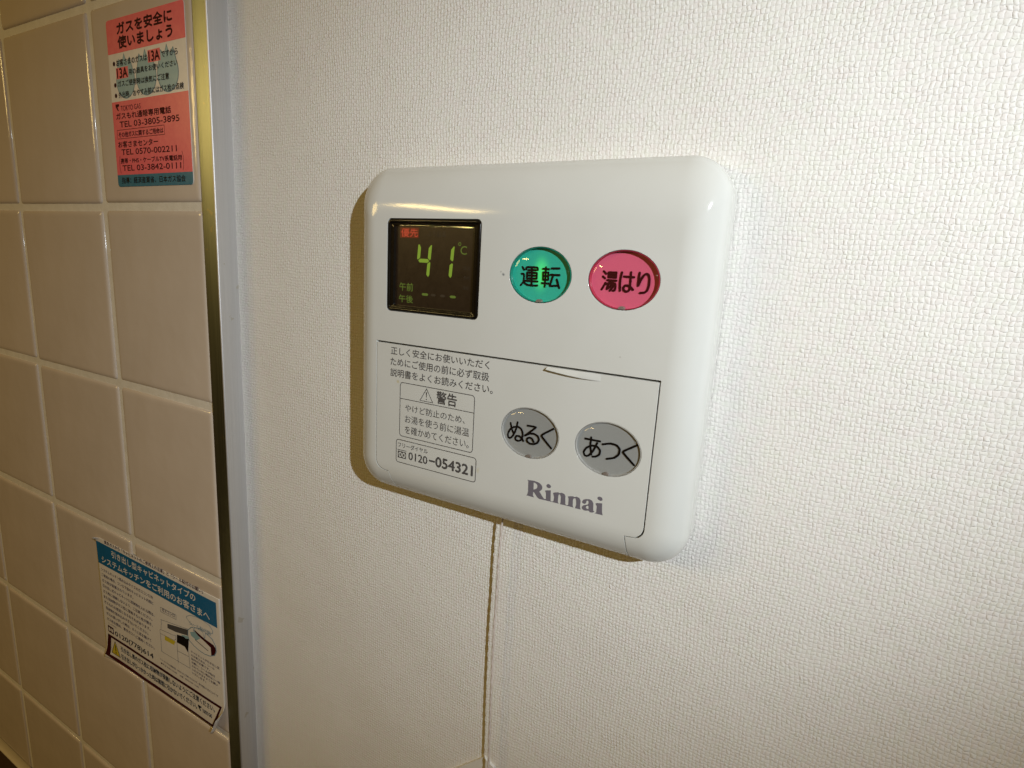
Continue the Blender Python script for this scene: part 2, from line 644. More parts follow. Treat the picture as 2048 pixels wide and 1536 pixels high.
# ---------------------------------------------------------------- lettering and logo outlines, mm on the panel face / sticker
BTN_RUN =  [[(467.94, -119.94), (468.62, -120.85)], [(467.73, -122.21), (468.68, -122.16), (468.75, -123.58), (468.71, -124.73), (467.68, -125.88)], [(468.71, -124.73), (469.49, -125.44), (470.68, -125.75), (472.42, -125.74), (473.85, -125.65)], [(469.45, -120.62), (469.47, -119.89), (473.64, -119.85), (473.7, -120.66)], [(470.19, -120.84), (473.06, -120.75)], [(469.9, -123.51), (469.84, -121.67), (473.41, -121.65), (473.48, -123.46), (469.9, -123.51)], [(469.9, -122.56), (473.41, -122.55)], [(469.41, -124.33), (473.83, -124.35)], [(471.5, -120.02), (471.77, -125.68)], [(475.51, -120.19), (477.68, -120.23)], [(475.77, -123.67), (475.66, -121.31), (477.56, -121.27), (477.67, -123.62), (475.77, -123.67)], [(475.75, -122.42), (477.58, -122.45)], [(475.43, -124.76), (477.89, -124.73)], [(476.59, -119.64), (476.57, -125.82)], [(478.63, -119.91), (481.38, -119.78)], [(478.37, -121.91), (481.55, -121.88)], [(479.36, -122.04), (478.59, -124.69), (478.3, -125.52), (481.06, -125.22)], [(480.7, -123.32), (481.77, -125.92)]]
BTN_FILL =  [[(496.31, -119.88), (497.11, -120.59)], [(496.16, -121.47), (496.87, -121.98)], [(496.04, -125.43), (496.53, -124.63), (497.15, -123.34)], [(497.95, -120.13), (500.34, -120.08), (500.34, -121.58), (498.01, -121.57), (497.95, -120.13)], [(498.02, -120.88), (500.3, -120.85)], [(497.66, -122.49), (500.58, -122.52)], [(498.7, -122.63), (498.2, -123.56), (497.69, -125.11)], [(497.19, -123.76), (498.32, -123.27), (500.37, -123.35), (500.47, -124.65), (500.29, -125.49), (499.78, -125.52)], [(499.22, -123.49), (498.73, -124.49), (497.77, -125.17)], [(499.88, -123.52), (499.48, -124.71), (498.76, -125.59)], [(502.12, -119.91), (501.85, -121.56), (501.78, -123.33), (502.01, -125.37)], [(502.95, -121.09), (505.99, -121.16)], [(504.94, -119.77), (505.0, -122.46), (505.01, -124.62), (504.73, -125.32), (503.9, -125.58), (503.14, -125.16), (502.99, -124.35), (503.5, -123.7), (504.42, -123.71), (505.31, -124.13), (506.02, -124.83)], [(507.59, -119.76), (507.5, -121.5), (507.46, -123.79), (507.99, -122.28), (508.79, -120.63), (509.54, -119.92), (510.32, -120.15), (510.74, -121.31), (510.78, -123.17), (510.4, -124.8), (509.65, -125.46), (508.34, -125.61)]]
BTN_COOL =  [[(466.98, -173.41), (467.55, -175.45), (468.44, -177.03)], [(469.73, -172.65), (469.39, -174.94), (468.7, -176.89), (467.79, -178.32), (467.01, -178.98), (466.29, -178.7), (466.13, -177.39), (466.89, -175.75), (468.37, -174.55), (469.98, -174.17), (471.18, -174.6), (471.99, -175.93), (472.05, -177.56), (471.46, -178.76), (470.41, -179.3), (469.4, -179.09), (469.13, -178.31), (469.66, -177.54), (470.74, -177.41), (471.58, -177.9), (472.46, -178.89)], [(473.75, -173.1), (477.21, -172.94), (475.2, -174.81), (473.03, -176.79)], [(473.03, -176.79), (474.74, -175.72), (476.48, -175.46), (477.93, -176.08), (478.45, -177.27), (477.85, -178.54), (476.41, -179.24), (474.9, -179.3), (473.88, -178.68), (473.81, -177.71), (474.66, -177.13), (475.74, -177.32), (476.49, -178.4)], [(483.57, -172.33), (479.43, -175.21), (479.34, -175.88), (483.18, -179.31)]]
BTN_HOT =  [[(494.89, -173.52), (500.01, -173.46)], [(496.92, -172.73), (496.85, -175.45), (497.44, -178.45)], [(499.1, -174.22), (498.0, -177.16), (496.47, -179.13), (495.2, -179.32), (494.69, -178.05), (495.55, -176.5), (497.24, -175.37), (499.2, -175.28), (500.41, -176.46), (500.22, -177.85), (499.13, -178.79), (497.97, -179.04)], [(501.05, -174.21), (503.66, -173.37), (505.78, -173.62), (506.83, -174.73), (506.63, -176.48), (505.25, -177.92), (502.83, -178.72)], [(512.14, -172.24), (507.99, -175.05), (507.97, -175.62), (511.79, -178.84)]]
R_MAIN =  [(475.6, -192.18), (478.41, -191.91), (480.29, -192.17), (481.36, -192.95), (481.59, -193.7), (481.31, -194.49), (480.53, -195.33), (481.27, -196.19), (482.19, -197.25), (482.72, -197.51), (483.2, -197.31), (483.03, -195.1), (482.57, -194.5), (483.13, -194.2), (484.77, -193.84), (484.97, -197.49), (485.32, -197.72), (486.04, -197.45), (486.17, -195.91), (485.65, -194.52), (486.28, -194.21), (487.72, -193.77), (487.82, -194.06), (488.85, -193.64), (489.84, -193.86), (490.29, -194.53), (490.44, -197.34), (490.87, -197.62), (491.5, -197.38), (491.47, -195.18), (491.17, -194.39), (491.79, -194.15), (493.19, -193.79), (493.29, -194.08), (494.29, -193.67), (495.25, -193.89), (495.79, -194.68), (495.76, -197.03), (496.14, -197.79), (494.01, -197.85), (494.31, -196.64), (494.22, -195.09), (493.88, -194.4), (493.33, -194.54), (493.06, -195.08), (493.15, -197.1), (493.45, -197.77), (491.13, -197.79), (488.45, -197.83), (488.66, -197.33), (488.65, -195.27), (488.26, -194.42), (487.86, -194.52), (487.67, -195.2), (487.7, -197.26), (488.04, -197.81), (485.74, -197.85), (480.56, -197.99), (479.76, -197.55), (478.64, -196.21), (478.19, -196.0), (478.2, -197.29), (478.68, -197.95), (475.57, -197.96), (475.98, -197.53), (476.17, -196.51), (476.06, -192.63)]
R_HOLE =  [(478.16, -192.61), (478.8, -192.62), (479.52, -193.09), (479.71, -193.84), (479.29, -194.59), (478.27, -195.17)]
R_DOT1 =  [(483.86, -191.74), (484.45, -191.96), (484.82, -192.43), (484.54, -193.0), (483.97, -193.24), (483.21, -193.06), (482.96, -192.56), (483.22, -192.02)]
R_DOT2 =  [(502.22, -191.61), (502.91, -191.77), (503.26, -192.29), (503.16, -192.77), (502.58, -193.05), (501.8, -192.82), (501.41, -192.39), (501.63, -191.87)]
R_A =  [(496.31, -194.86), (496.68, -194.14), (497.58, -193.68), (498.79, -193.41), (499.74, -193.66), (500.27, -194.45), (500.36, -196.27), (500.47, -197.02), (500.82, -197.16), (500.7, -197.5), (500.11, -197.81), (499.35, -197.87), (498.69, -197.42), (497.94, -197.7), (497.16, -197.75), (496.42, -197.33), (496.36, -196.72), (496.85, -196.04), (498.35, -195.41), (498.61, -194.88), (498.47, -194.14), (498.15, -194.07), (497.87, -194.3), (497.77, -194.95), (497.42, -195.43), (496.8, -195.48), (496.4, -195.31)]
R_AHOLE =  [(498.46, -195.77), (498.72, -196.09), (498.72, -196.87), (498.18, -196.94), (497.79, -196.57), (497.94, -196.06)]
R_I =  [(500.95, -194.35), (501.6, -194.02), (503.24, -193.71), (503.45, -196.68), (503.8, -197.73), (500.88, -197.81), (501.52, -197.28), (501.49, -195.2)]
Z_OVAL =  [(255.06, -341.42), (258.54, -338.33), (262.44, -337.02), (268.77, -335.61), (273.57, -336.68), (278.27, -338.17), (281.01, -341.27), (281.62, -344.81), (279.88, -348.09), (275.47, -350.37), (270.51, -351.17), (264.94, -350.9), (259.99, -349.89), (255.69, -348.15), (254.66, -345.5)]
Z_BUBBLE =  [(254.65, -332.51), (258.01, -330.59), (264.4, -329.24), (270.57, -329.0), (276.53, -330.05), (279.33, -332.3), (278.87, -334.36), (274.82, -336.18), (272.35, -336.74), (271.06, -341.08), (269.89, -336.86), (264.97, -336.67), (261.83, -336.83), (260.87, -340.43), (260.59, -336.67), (256.33, -334.88), (254.23, -333.53)]
Z_DARK =  [(233.83, -345.51), (255.06, -341.42), (254.66, -345.5), (241.99, -347.9), (233.49, -348.56)]
Z_DARK2 =  [(243.18, -349.2), (255.15, -347.05), (253.51, -357.42), (250.52, -354.66), (242.59, -354.79)]
Z_BLUE =  [(247.31, -347.56), (255.29, -345.69), (255.11, -347.51), (250.44, -348.95)]
Z_MAROON =  [(261.65, -338.83), (270.78, -340.76), (279.19, -341.59), (281.45, -343.19), (280.91, -346.38), (279.26, -348.35), (276.74, -349.62), (276.57, -344.37), (271.23, -342.71), (261.48, -340.62)]
Z_YEL =  [(229.97, -355.37), (241.24, -354.89), (239.24, -357.96), (229.62, -358.47)]
Z_DRAWER =  [(225.06, -352.76), (239.64, -351.06), (241.74, -350.22), (241.79, -352.88), (239.94, -354.52), (224.72, -355.64)]
Z_L1 =  [(226.63, -345.36), (255.1, -340.97)]
Z_L2 =  [(227.36, -345.08), (226.16, -352.33)]
Z_L3 =  [(225.09, -355.49), (224.98, -368.42), (254.46, -367.72)]
Z_L4 =  [(242.69, -353.86), (242.41, -369.32)]
Z_L5 =  [(254.18, -357.14), (254.46, -367.72)]
Z_L6 =  [(242.65, -360.61), (253.91, -359.91)]
Z_BOX =  [(227.32, -336.58), (243.6, -335.81), (243.47, -338.93), (227.3, -339.72)]
Z_KNOB =  [(261.68, -345.29), (273.87, -347.61)]
Z_LABEL =  [(256.92, -341.99), (262.18, -339.91), (266.95, -342.3), (262.95, -345.21), (257.99, -344.17)]

# ================================================================= THE WALL
V, F = box(285, 900, 10, 14, -620, 260)
wall = obj('wall', V, F, 'wallpaper')
tag(wall, 'wall covered in off-white woven-look wallpaper', kind='structure')

# tiled half of the wall: grout bed, every tile its own piece
V, F = box(-330, 289.0, 1.0, 14, -640, 260)
tiled = obj('tiled_wall', V, F, 'grout')
tag(tiled, 'cream glazed tiles with pale grout', kind='structure')

def tile_mesh(w, h):
    rings = []
    for inset, y in ((0.0, 1.2), (0.0, 0.95), (0.25, 0.62), (0.7, 0.30), (1.4, 0.10), (2.3, 0.015), (3.4, 0.0)):
        rings.append((rrect(inset, w - inset, inset, h - inset, max(0.4, 1.6 - inset * 0.3), 3), y))
    V, F = loft(rings, cap0=False)
    me = bpy.data.meshes.new('tile')
    me.from_pydata([(x * MM, y * MM, z * MM) for x, y, z in V], [], F)
    me.polygons.foreach_set('use_smooth', [True] * len(F))
    me.materials.append(M['tile'])
    me.update()
    return me
G = 4.2                                          # joint width
t_full = tile_mesh(100 - G, 100 - G)
t_edge = tile_mesh(288.2 - 200 - G / 2, 100 - G)
for c in range(-2, 3):
    for r in range(-1, 7):
        o = bpy.data.objects.new('tile', t_edge if c == 2 else t_full)
        COL.objects.link(o)
        o.parent = tiled
        o.location = ((c * 100 + G / 2 + random.uniform(-.25, .25)) * MM, random.uniform(-.12, .12) * MM,
                      (-(r + 1) * 100 + G / 2 + random.uniform(-.25, .25) + (3.5 if r == 6 else 0)) * MM)
        if c == 2:
            o.location.x = (200 + G / 2) * MM
        o.rotation_euler = (random.uniform(-.0012, .0012), 0, random.uniform(-.0012, .0012))

# worktop meeting the tiles low on the left, with its bead of sealant
V, F = box(-330, 289, -620, -1.0, -640, -588.5)
o = obj('worktop', V, F, 'counter')
tag(o, 'dark brown worktop edge below the tiles in the bottom left corner', 'worktop')
pts = []
for i in range(9):
    a = math.radians(90 * i / 8)
    pts.append((-0.2 - 3.2 * (1 - math.sin(a)) , -588.4 + 8 * (1 - math.cos(a))))
ring = [(y, z) for y, z in pts] + [(-0.2, -588.4)]
V, F = [], []
for x in (-330, 289):
    V += [(x, y, z) for y, z in ring]
n = len(ring)
F = [(i, (i + 1) % n, n + (i + 1) % n, n + i) for i in range(n)]
o = obj('sealant_bead', V, F, 'sealant', smooth=40)
tag(o, 'cream bead of sealant where the tiles meet the dark worktop', 'sealant')

# aluminium edge trim
prof = [(289.4, 6.0), (289.4, 0.15), (289.6, -0.35), (298.9, -0.35), (299.35, -0.22), (299.6, 0.10), (299.65, 9.98), (296.0, 9.98)]
V, F = [], []
for z in (-619, 259):
    V += [(x, y, z) for x, y in prof]
n = len(prof)
F = [(i, n + i, n + i + 1, i + 1) for i in range(n - 1)]
trim = obj('edge_trim', V, F, ['metal', 'metal_face_dimmed'], smooth=25, midx=[1, 1, 1, 0, 0, 0, 0, 0][:len(F)])
tag(trim, 'upright aluminium trim strip between the tiles and the wallpaper', 'trim strip')

# ================================================================= THE REMOTE CONTROL
PX0, PX1, PZ0, PZ1 = 393.8, 530.0, -213.0, -85.8
FY = -7.0
def shell():
    rings = [(rrect(PX0 + .3, PX1 - .3, PZ0 + .3, PZ1 - .3, 12.4, 16), 9.4), (rrect(PX0, PX1, PZ0, PZ1, 12.6, 16), 9.1), (rrect(PX0, PX1, PZ0, PZ1, 12.6, 16), 2.0)]
    for k in range(1, 25):
        a = math.radians(90 * k / 24)
        i = 11 * (1 - math.cos(a))
        rings.append((rrect(PX0 + i, PX1 - i, PZ0 + i * 1.15, PZ1 - i * 1.73, 12.6 - i * 0.95, 16), 2.0 - 9.0 * math.sin(a)))
    rings.append((rrect(PX0 + 11.6, PX1 - 11.6, PZ0 + 13.2, PZ1 - 19.8, 1.7, 16), FY))
    return loft(rings)

def arc(cx, cz, r, a0, a1, n=6):
    return [(cx + r * math.cos(math.radians(a0 + (a1 - a0) * i / n)), cz + r * math.sin(math.radians(a0 + (a1 - a0) * i / n))) for i in range(n + 1)]
def door_outline(gt, gr, gl, gb):
    """flap outline grown by gaps (top, right, left, bottom notch)"""
    L, Rr, T = 406.4 - gl, 517.5 + gr, -151.2 + gt
    nl, nr = 413.2 - gl * .5, 511.5 + gb
    B = -203.2 - gb
    p = [(Rr, T), (L, T)]
    p += arc(L + 4.2, B + 4.0 + 0, 4.1, 180, 262, 5)
    p += [(nl - .5, B - .3), (nl, B - 1.0), (nl + .8, B - 5), (nl + 1.8, B - 9), (nl + 3, -230), (nr + 1.6, -230), (nr + 1.0, B - 9), (nr + .5, B - 4), (nr, B + .3)]
    p += arc(Rr - 3.8, B + 4.4, 3.8, 285, 360, 5)
    return p

disp = (411.0, 452.3, -139.0, -105.0)
BT = [('run', 475.15, -122.25), ('fill', 503.15, -122.25), ('cool', 475.15, -175.5), ('hot', 503.15, -175.4)]
RX, RZ = 11.05, 8.8
SH = shell()
cuts = [('DIFFERENCE', prism(door_outline(.30, .24, .20, .18), 3.0, -20)),
        ('DIFFERENCE', prism(rrect(disp[0], disp[1], disp[2], disp[3], 1.8, 6), 0.0, -20))]
for k, cx, cz in BT[:2]:
    cuts.append(('DIFFERENCE', prism(ellipse(cx, cz, RX + .18, RZ + .18), 0.0, -20)))
panel = root('remote_control', 'white wall-mounted water heater control panel with display, four oval buttons and a flap', 'control panel')
def finish(me):
    me.polygons.foreach_set('use_smooth', [True] * len(me.polygons))
    me.set_sharp_from_angle(angle=math.radians(32))
def add_weighted(o):
    md = o.modifiers.new('weighted', 'WEIGHTED_NORMAL')
    md.mode = 'FACE_AREA'
    md.weight = 60
    md.keep_sharp = True
me = boolean(SH, cuts)
finish(me)
cover = link('cover', me, 'panel', panel)
add_weighted(cover)

dcuts = [('INTERSECT', prism(door_outline(-.34, -.16, -.10, -.10), 2.6, -20))]
for k, cx, cz in BT[2:]:
    dcuts.append(('DIFFERENCE', prism(ellipse(cx, cz, RX + .10, RZ + .10), 5.0, -20)))
me = boolean(SH, dcuts)
finish(me)
door = link('flap', me, 'panel', panel)
add_weighted(door)
# raised lip to pull the flap open, fading out to the right
top_ = [(480.3 + 18.5 * i / 12, -151.55) for i in range(13)]
bot_ = [(480.1 + 18.7 * i / 12, -152.6 - 1.25 * math.sin(math.pi * min(1, i / 12 * 1.1) / 2)) for i in range(13)]
V, F = [], []
for i in range(13):
    hgt = 1.25 * (1 - (i / 12) ** 2.6) + 0.02
    (xa, za), (xb, zb) = top_[i], bot_[i]
    V += [(xa, -6.8, za), (xa, -7.0 - hgt * .35, za), (xb, -7.0 - hgt, zb + .25), (xb, -7.0 - hgt * .9, zb), (xb, -6.8, zb)]
for i in range(12):
    for k in range(4):
        a_ = i * 5 + k
        F.append((a_, a_ + 1, a_ + 6, a_ + 5))
F += [(4, 3, 2, 1, 0), (60, 61, 62, 63, 64)]
obj('finger_lip', V, F, 'panel', door, smooth=35)
# ---- buttons
DY = -5.45                                       # printed disc, sunk under the clear dome
def button(cx, cz, disc, rim, DY):
    prof = [(1.0, 1.5), (1.0, -6.85), (0.992, -6.98), (0.982, -6.98), (0.975, -6.85), (0.972, DY - .02), (0.965, DY)]
    rings = [(ellipse(cx, cz, RX * s, RZ * s), y) for s, y in prof]
    V, F = loft(rings, cap0=True, cap1=False)
    nf = len(F)
    n = 72
    prev = (len(rings) - 1) * n
    for s, y in ((0.90, DY), (0.78, DY + .06), (0.62, DY + .14), (0.4, DY + .17), (0.2, DY + .18)):
        k = len(V)
        V += [(x, y, z) for x, z in ellipse(cx, cz, RX * s, RZ * s)]
        F += [(prev + i, prev + (i + 1) % n, k + (i + 1) % n, k + i) for i in range(n)]
        prev = k
    F.append(tuple(range(prev, prev + n)))
    midx = [0] * nf + [1] * (len(F) - nf)
    return obj('button', V, F, [rim, disc], panel, smooth=50, midx=midx)
def lens(cx, cz, parent):
    rings = []
    for k in range(0, 11):
        a = math.radians(90 * k / 10)
        s = 0.968 - 0.50 * (1 - math.cos(a))
        rings.append((ellipse(cx, cz, RX * s, RZ * s), -6.9 - 1.25 * math.sin(a)))
    for s in (0.28, 0.12):
        rings.append((ellipse(cx, cz, RX * s, RZ * s), -8.15 - (0.468 - s) * 0.1))
    V, F = loft(rings, cap0=False)
    return obj('lens', V, F, 'lens', parent, smooth=0)
SPEC = {'run': ('teal', 'teal_rim', BTN_RUN, 'black', .70, 'lit teal button marked in black with a green lamp behind it'),
        'fill': ('pink', 'pink_rim', BTN_FILL, 'maroon', .70, 'pink button'),
        'cool': ('grey', 'grey_rim', BTN_COOL, 'black', .70, 'grey button on the left of the flap'),
        'hot': ('grey', 'grey_rim', BTN_HOT, 'black', .70, 'grey button on the right of the flap')}
for k, cx, cz in BT:
    disc, rim, gl, ink, w, lab = SPEC[k]
    dy = DY if k in ('run', 'fill') else -6.15
    b = button(cx, cz, disc, rim, dy)
    tag(b, lab)
    strokes([[(x + (.3 if dy < -6 else 0), z) for x, z in q] for q in gl], w, dy - .04, ink, b)
    lens(cx, cz, b)
    # moulding nick at the bottom of the rim
    V, F = prism([(cx + .2 + 1.0 * math.cos(t), cz - RZ + .15 + 0.95 * math.sin(t)) for t in [math.pi * i / 10 for i in range(11)]], -5.6, -7.12)
    obj('nick', V, F, 'notch', b)

# ---- display
dsp_rings_o = [((disp[0] + .15, disp[1] - .15, disp[2] + .15, disp[3] - .15, 1.7), 0.5),
               ((disp[0] + .15, disp[1] - .15, disp[2] + .15, disp[3] - .15, 1.7), -6.7),
               ((disp[0] + .30, disp[1] - .30, disp[2] + .30, disp[3] - .30, 1.6), -7.05),
               ((disp[0] + .65, disp[1] - .65, disp[2] + .65, disp[3] - .65, 1.3), -7.28),
               ((disp[0] + 1.05, disp[1] - 1.05, disp[2] + 1.05, disp[3] - 1.05, 1.0), -7.30),
               ((disp[0] + 1.35, disp[1] - 1.35, disp[2] + 1.35, disp[3] - 1.35, .8), -7.15),
               ((disp[0] + 1.5, disp[1] - 1.5, disp[2] + 1.5, disp[3] - 1.5, .7), -6.85),
               ((disp[0] + 2.9, disp[1] - 2.9, disp[2] + 2.3, disp[3] - 2.3, .5), -6.6),
               ((disp[0] + 3.0, disp[1] - 3.0, disp[2] + 2.4, disp[3] - 2.4, .5), -5.2)]
rings = [(rrect(*a, 6), y) for a, y in dsp_rings_o]
V, F = loft(rings, cap1=False)
dispo = obj('display', V, F, 'bezel', panel, smooth=40)
tag(dispo, 'black display window showing 41 in green')
V, F = box(disp[0] + 2.8, disp[1] - 2.8, -5.5, -5.3, disp[2] + 2.2, disp[3] - 2.2)
obj('screen', V, F, 'lcd', dispo)
rings = [(rrect(disp[0] + i, disp[1] - i, disp[2] + i, disp[3] - i, max(.5, 1.8 - i * .4), 6), y) for i, y in ((1.55, -6.75), (1.9, -6.95), (2.6, -7.05), (4.4, -7.09), (6.0, -7.10))]
V, F = loft(rings, cap0=False)
obj('glass', V, F, 'glass', dispo, smooth=0)
def seg(pts, m, name='digit_segment'):
    V, F = polymesh([pts], -5.56)
    obj(name, V, F, m, dispo)
def sevenseg(x0, x1, z0, z1, on, m, slant, t):
    """digit outline box x0..x1 (at mid height), slanted"""
    zm = (z0 + z1) / 2
    def P(x, z): return (x + (z - zm) * slant, z)
    g = 0.22
    S7 = {
        'f': [(x0, z1 - .1), (x0 + t * .5, z1), (x0 + t, z1 - t * .9), (x0 + t, zm + t * .75), (x0 + t * .3, zm + g + .1), (x0, zm + t * .5)],
        'b': [(x1, z1 - .1), (x1 - t * .3, z1 - .05), (x1 - t, z1 - t * .9), (x1 - t, zm + t * .75), (x1 - t * .3, zm + g + .1), (x1, zm + t * .5)],
        'g': [(x0 + t * .45, zm), (x0 + t, zm + t * .5), (x1 - t, zm + t * .5), (x1 - t * .45, zm), (x1 - t, zm - t * .5), (x0 + t, zm - t * .5)],
        'c': [(x1, z0 + t * .5), (x1 - t * .4, z0), (x1 - t, z0 + t * .6), (x1 - t, zm - t * .75), (x1 - t * .3, zm - g - .1), (x1, zm - t * .5)]}
    for s in on:
        seg([P(*q) for q in S7[s]], m)
sevenseg(424.0, 430.2, -125.4, -114.0, 'fbgc', 'digit', 0.085, 1.35)
sevenseg(434.2, 440.1, -125.2, -114.2, 'bc', 'digit', 0.085, 1.35)
for x0, x1, m in ((426.5, 429.6, 'digit_dim'), (439.1, 441.9, 'digit_dim'), (430.6, 433.0, 'ghost'), (434.8, 437.2, 'ghost')):
    seg([(x0, -131.8), (x0 + .5, -131.35), (x1 - .5, -131.35), (x1, -131.8), (x1 - .5, -132.25), (x0 + .5, -132.25)], m)
seg(rrect(415.9, 424.6, -111.8, -108.1, .3, 3), 'lcd_redback', 'backlight')
for body, x0, x1, z, h, m in (('優先', 416.4, 424.2, -111.4, 2.95, 'lcd_red'), ('午前', 416.0, 422.5, -131.1, 3.0, 'digit_dim'), ('午後', 415.8, 422.6, -135.45, 2.8, 'digit_dim')):
    lettering(body, x0, x1, z, z, h, h, -5.60, m, dispo, 0.008)
lettering('C', 443.1, 445.8, -116.9, -116.9, 2.9, 2.9, -5.60, 'digit_dim', dispo)
fshape('lettering', [ellipse(442.7, -113.35, .62, .62, 16), ellipse(442.7, -113.35, .38, .38, 16)], -5.60, 'digit_dim', dispo)
for body, x0, x1, z, h in (('ふろ給湯', 428.5, 436.5, -111.2, 2.2), ('保温', 444.5, 447.3, -122.2, 1.3), ('予約', 444.5, 447.3, -125.5, 1.3), ('運転', 444.5, 447.3, -129.0, 1.3)):
    lettering(body, x0, x1, z, z, h, h, -5.58, 'ghost', dispo)

# ---- printing on the flap
IY = FY - 0.035
for body, x0, x1, z, h, b in (
        ('正しく安全にお使いいただく', 413.5, 458.1, -155.6, 3.05, .012), ('ためにご使用の前に必ず取扱', 413.4, 458.2, -159.9, 3.15, .012),
        ('説明書をよくお読みください。', 413.4, 459.9, -164.2, 3.15, .012), ('警告', 435.7, 445.0, -171.5, 4.75, .022),
        ('やけど防止のため、', 421.0, 448.8, -177.1, 2.9, .006), ('お湯を使う前に湯温', 421.0, 450.8, -181.6, 3.15, .006),
        ('を確かめてください。', 421.1, 450.9, -186.0, 3.25, .006), ('フリーダイヤル', 417.8, 432.4, -192.1, 2.0, .015),
        ('0120', 423.1, 432.4, -196.3, 3.1, .03), ('054321', 436.1, 453.2, -196.2, 3.9, .045)):
    lettering(body, x0, x1, z, z, h, h, IY, 'ink', door, b)
line('lettering', [(433.4, -194.5), (435.6, -194.5)], .75, IY, 'ink', door)
frame_line('printed_frame', (418.3, 452.7, -187.5, -165.8, 1.4), .30, IY, 'ink', door)
line('printed_frame', [(418.6, -172.3), (452.5, -172.3)], .28, IY - .003, 'ink', door)
frame_line('printed_frame', (416.8, 454.5, -198.5, -188.9, 1.2), .30, IY, 'ink', door)
fshape('warning_triangle', [[(431.1, -166.4), (427.9, -171.7), (434.3, -171.7)], [(431.1, -167.0), (428.35, -171.45), (433.85, -171.45)]], IY, 'ink', door)
fshape('warning_triangle', [[(430.8, -168.0), (431.4, -168.0), (431.2, -170.1), (431.0, -170.1)]], IY, 'ink', door)
fshape('warning_triangle', [ellipse(431.1, -170.75, .28, .28, 10)], IY, 'ink', door)
fshape('dial_mark', [[(417.8, -193.7), (421.9, -193.7), (421.9, -196.5), (417.8, -196.5)], ellipse(419.0, -195.1, .85, 1.1, 16), ellipse(420.8, -195.1, .85, 1.1, 16)], IY, 'ink', door)
for cx in (419.0, 420.8):
    fshape('dial_mark', [ellipse(cx, -195.1, .38, .6, 12)], IY, 'ink', door)
line('dial_mark', [(417.7, -193.25), (421.9, -193.15)], .3, IY, 'ink', door)
for lp in ([R_MAIN, R_HOLE], [R_DOT1], [R_DOT2], [R_A, R_AHOLE], [R_I]):
    fshape('brand_name', lp, IY, 'ink_logo', door)

# cord under the panel, standing a little off the wall, and the plain cover it runs past
path = [(460.6, 5.5, -205), (460.0, 5.4, -214), (459.6, 5.3, -222), (459.2, 5.4, -236), (459.05, 5.6, -250), (458.9, 5.5, -265), (459.0, 5.6, -285), (459.3, 5.5, -300), (459.5, 5.6, -315), (459.9, 5.5, -331), (460.3, 5.5, -350), (460.6, 5.6, -380), (461, 5.5, -420)]
def tube(path, r, n, wob=0.0, phase=0.0, tw=0.0):
    fine = []
    for k in range(len(path) - 1):
        p0, p1, p2, p3 = (Vector(path[max(0, min(len(path) - 1, k + d))]) for d in (-1, 0, 1, 2))
        m = max(2, int((p2 - p1).length / 0.6))
        for i in range(m):
            t = i / m
            fine.append(0.5 * ((2 * p1) + (-p0 + p2) * t + (2 * p0 - 5 * p1 + 4 * p2 - p3) * t * t + (-p0 + 3 * p1 - 3 * p2 + p3) * t ** 3))
    V, F = [], []
    for k, c in enumerate(fine):
        o = Vector((math.cos(k * tw + phase), math.sin(k * tw + phase), 0)) * wob
        o += Vector((math.sin(k * .037) * .05, 0, 0))
        for i in range(n):
            a = 2 * math.pi * i / n
            V.append((c.x + o.x + r * math.cos(a), c.y + o.y + r * math.sin(a), c.z))
    for k in range(len(fine) - 1):
        for i in range(n):
            j = (i + 1) % n
            F.append((k * n + i, k * n + j, (k + 1) * n + j, (k + 1) * n + i))
    return V, F
cord = root('cord', 'thin beige twisted cord hanging from the underside of the control panel', 'cord')
for ph in (0, math.pi):
    V, F = tube(path, .36, 10, .14, ph, .42)
    obj('strand', V, F, 'cord', cord, smooth=0)
pl = [(455.4, -330.9), (427.2, -358.0), (427, -420), (461.2, -420), (460.6, -333.5)]
rings = [(pl, 9.98), (pl, 8.9)]
V, F = loft([(list(a), y) for a, y in rings])
o = obj('cord_cover', V, F, 'cover')
tag(o, 'smooth cream cover plate with a slanting top edge at the foot of the cord', 'cover plate')

# ================================================================= STICKERS
def txt(rows, y, parent, m='black', bold=.028, bend=None):
    for r in rows:
        body, x0, x1, zl, zr, hl, hr = r[:7]
        lettering(body, x0, x1, zl, zr, hl, hr, y, r[7] if len(r) > 7 else m, parent, r[8] if len(r) > 8 else bold, bend=bend)
st = root('gas_safety_sticker', 'red, white and teal gas safety sticker on the upper tile beside the trim', 'sticker')
SX0, SX1, SZ0, SZ1 = 217.6, 283.6, -89.8, -9.8
V, F = prism(rrect(SX0, SX1, SZ0, SZ1, 1.8, 6), -0.1, -0.30)
obj('film', V, F, 's_white', st)
Y1 = -0.33
def capped(top, bottom, rt, rb):
    """band across the sticker with rounded outer corners where asked"""
    p = []
    p += arc(SX1 - rt, top - rt, rt, 0, 90, 5) if rt else [(SX1, top)]
    p += arc(SX0 + rt, top - rt, rt, 90, 180, 5) if rt else [(SX0, top)]
    p += arc(SX0 + rb, bottom + rb, rb, 180, 270, 5) if rb else [(SX0, bottom)]
    p += arc(SX1 - rb, bottom + rb, rb, 270, 360, 5) if rb else [(SX1, bottom)]
    return p
fshape('header_band', [capped(SZ1, -25.5, 1.8, 0)], Y1, 's_red', st)
fshape('phone_band', [capped(-48.0, -83.85, 0, 0)], Y1, 's_red', st)
fshape('footer_band', [capped(-83.85, SZ0, 0, 1.8)], Y1, 's_teal', st)
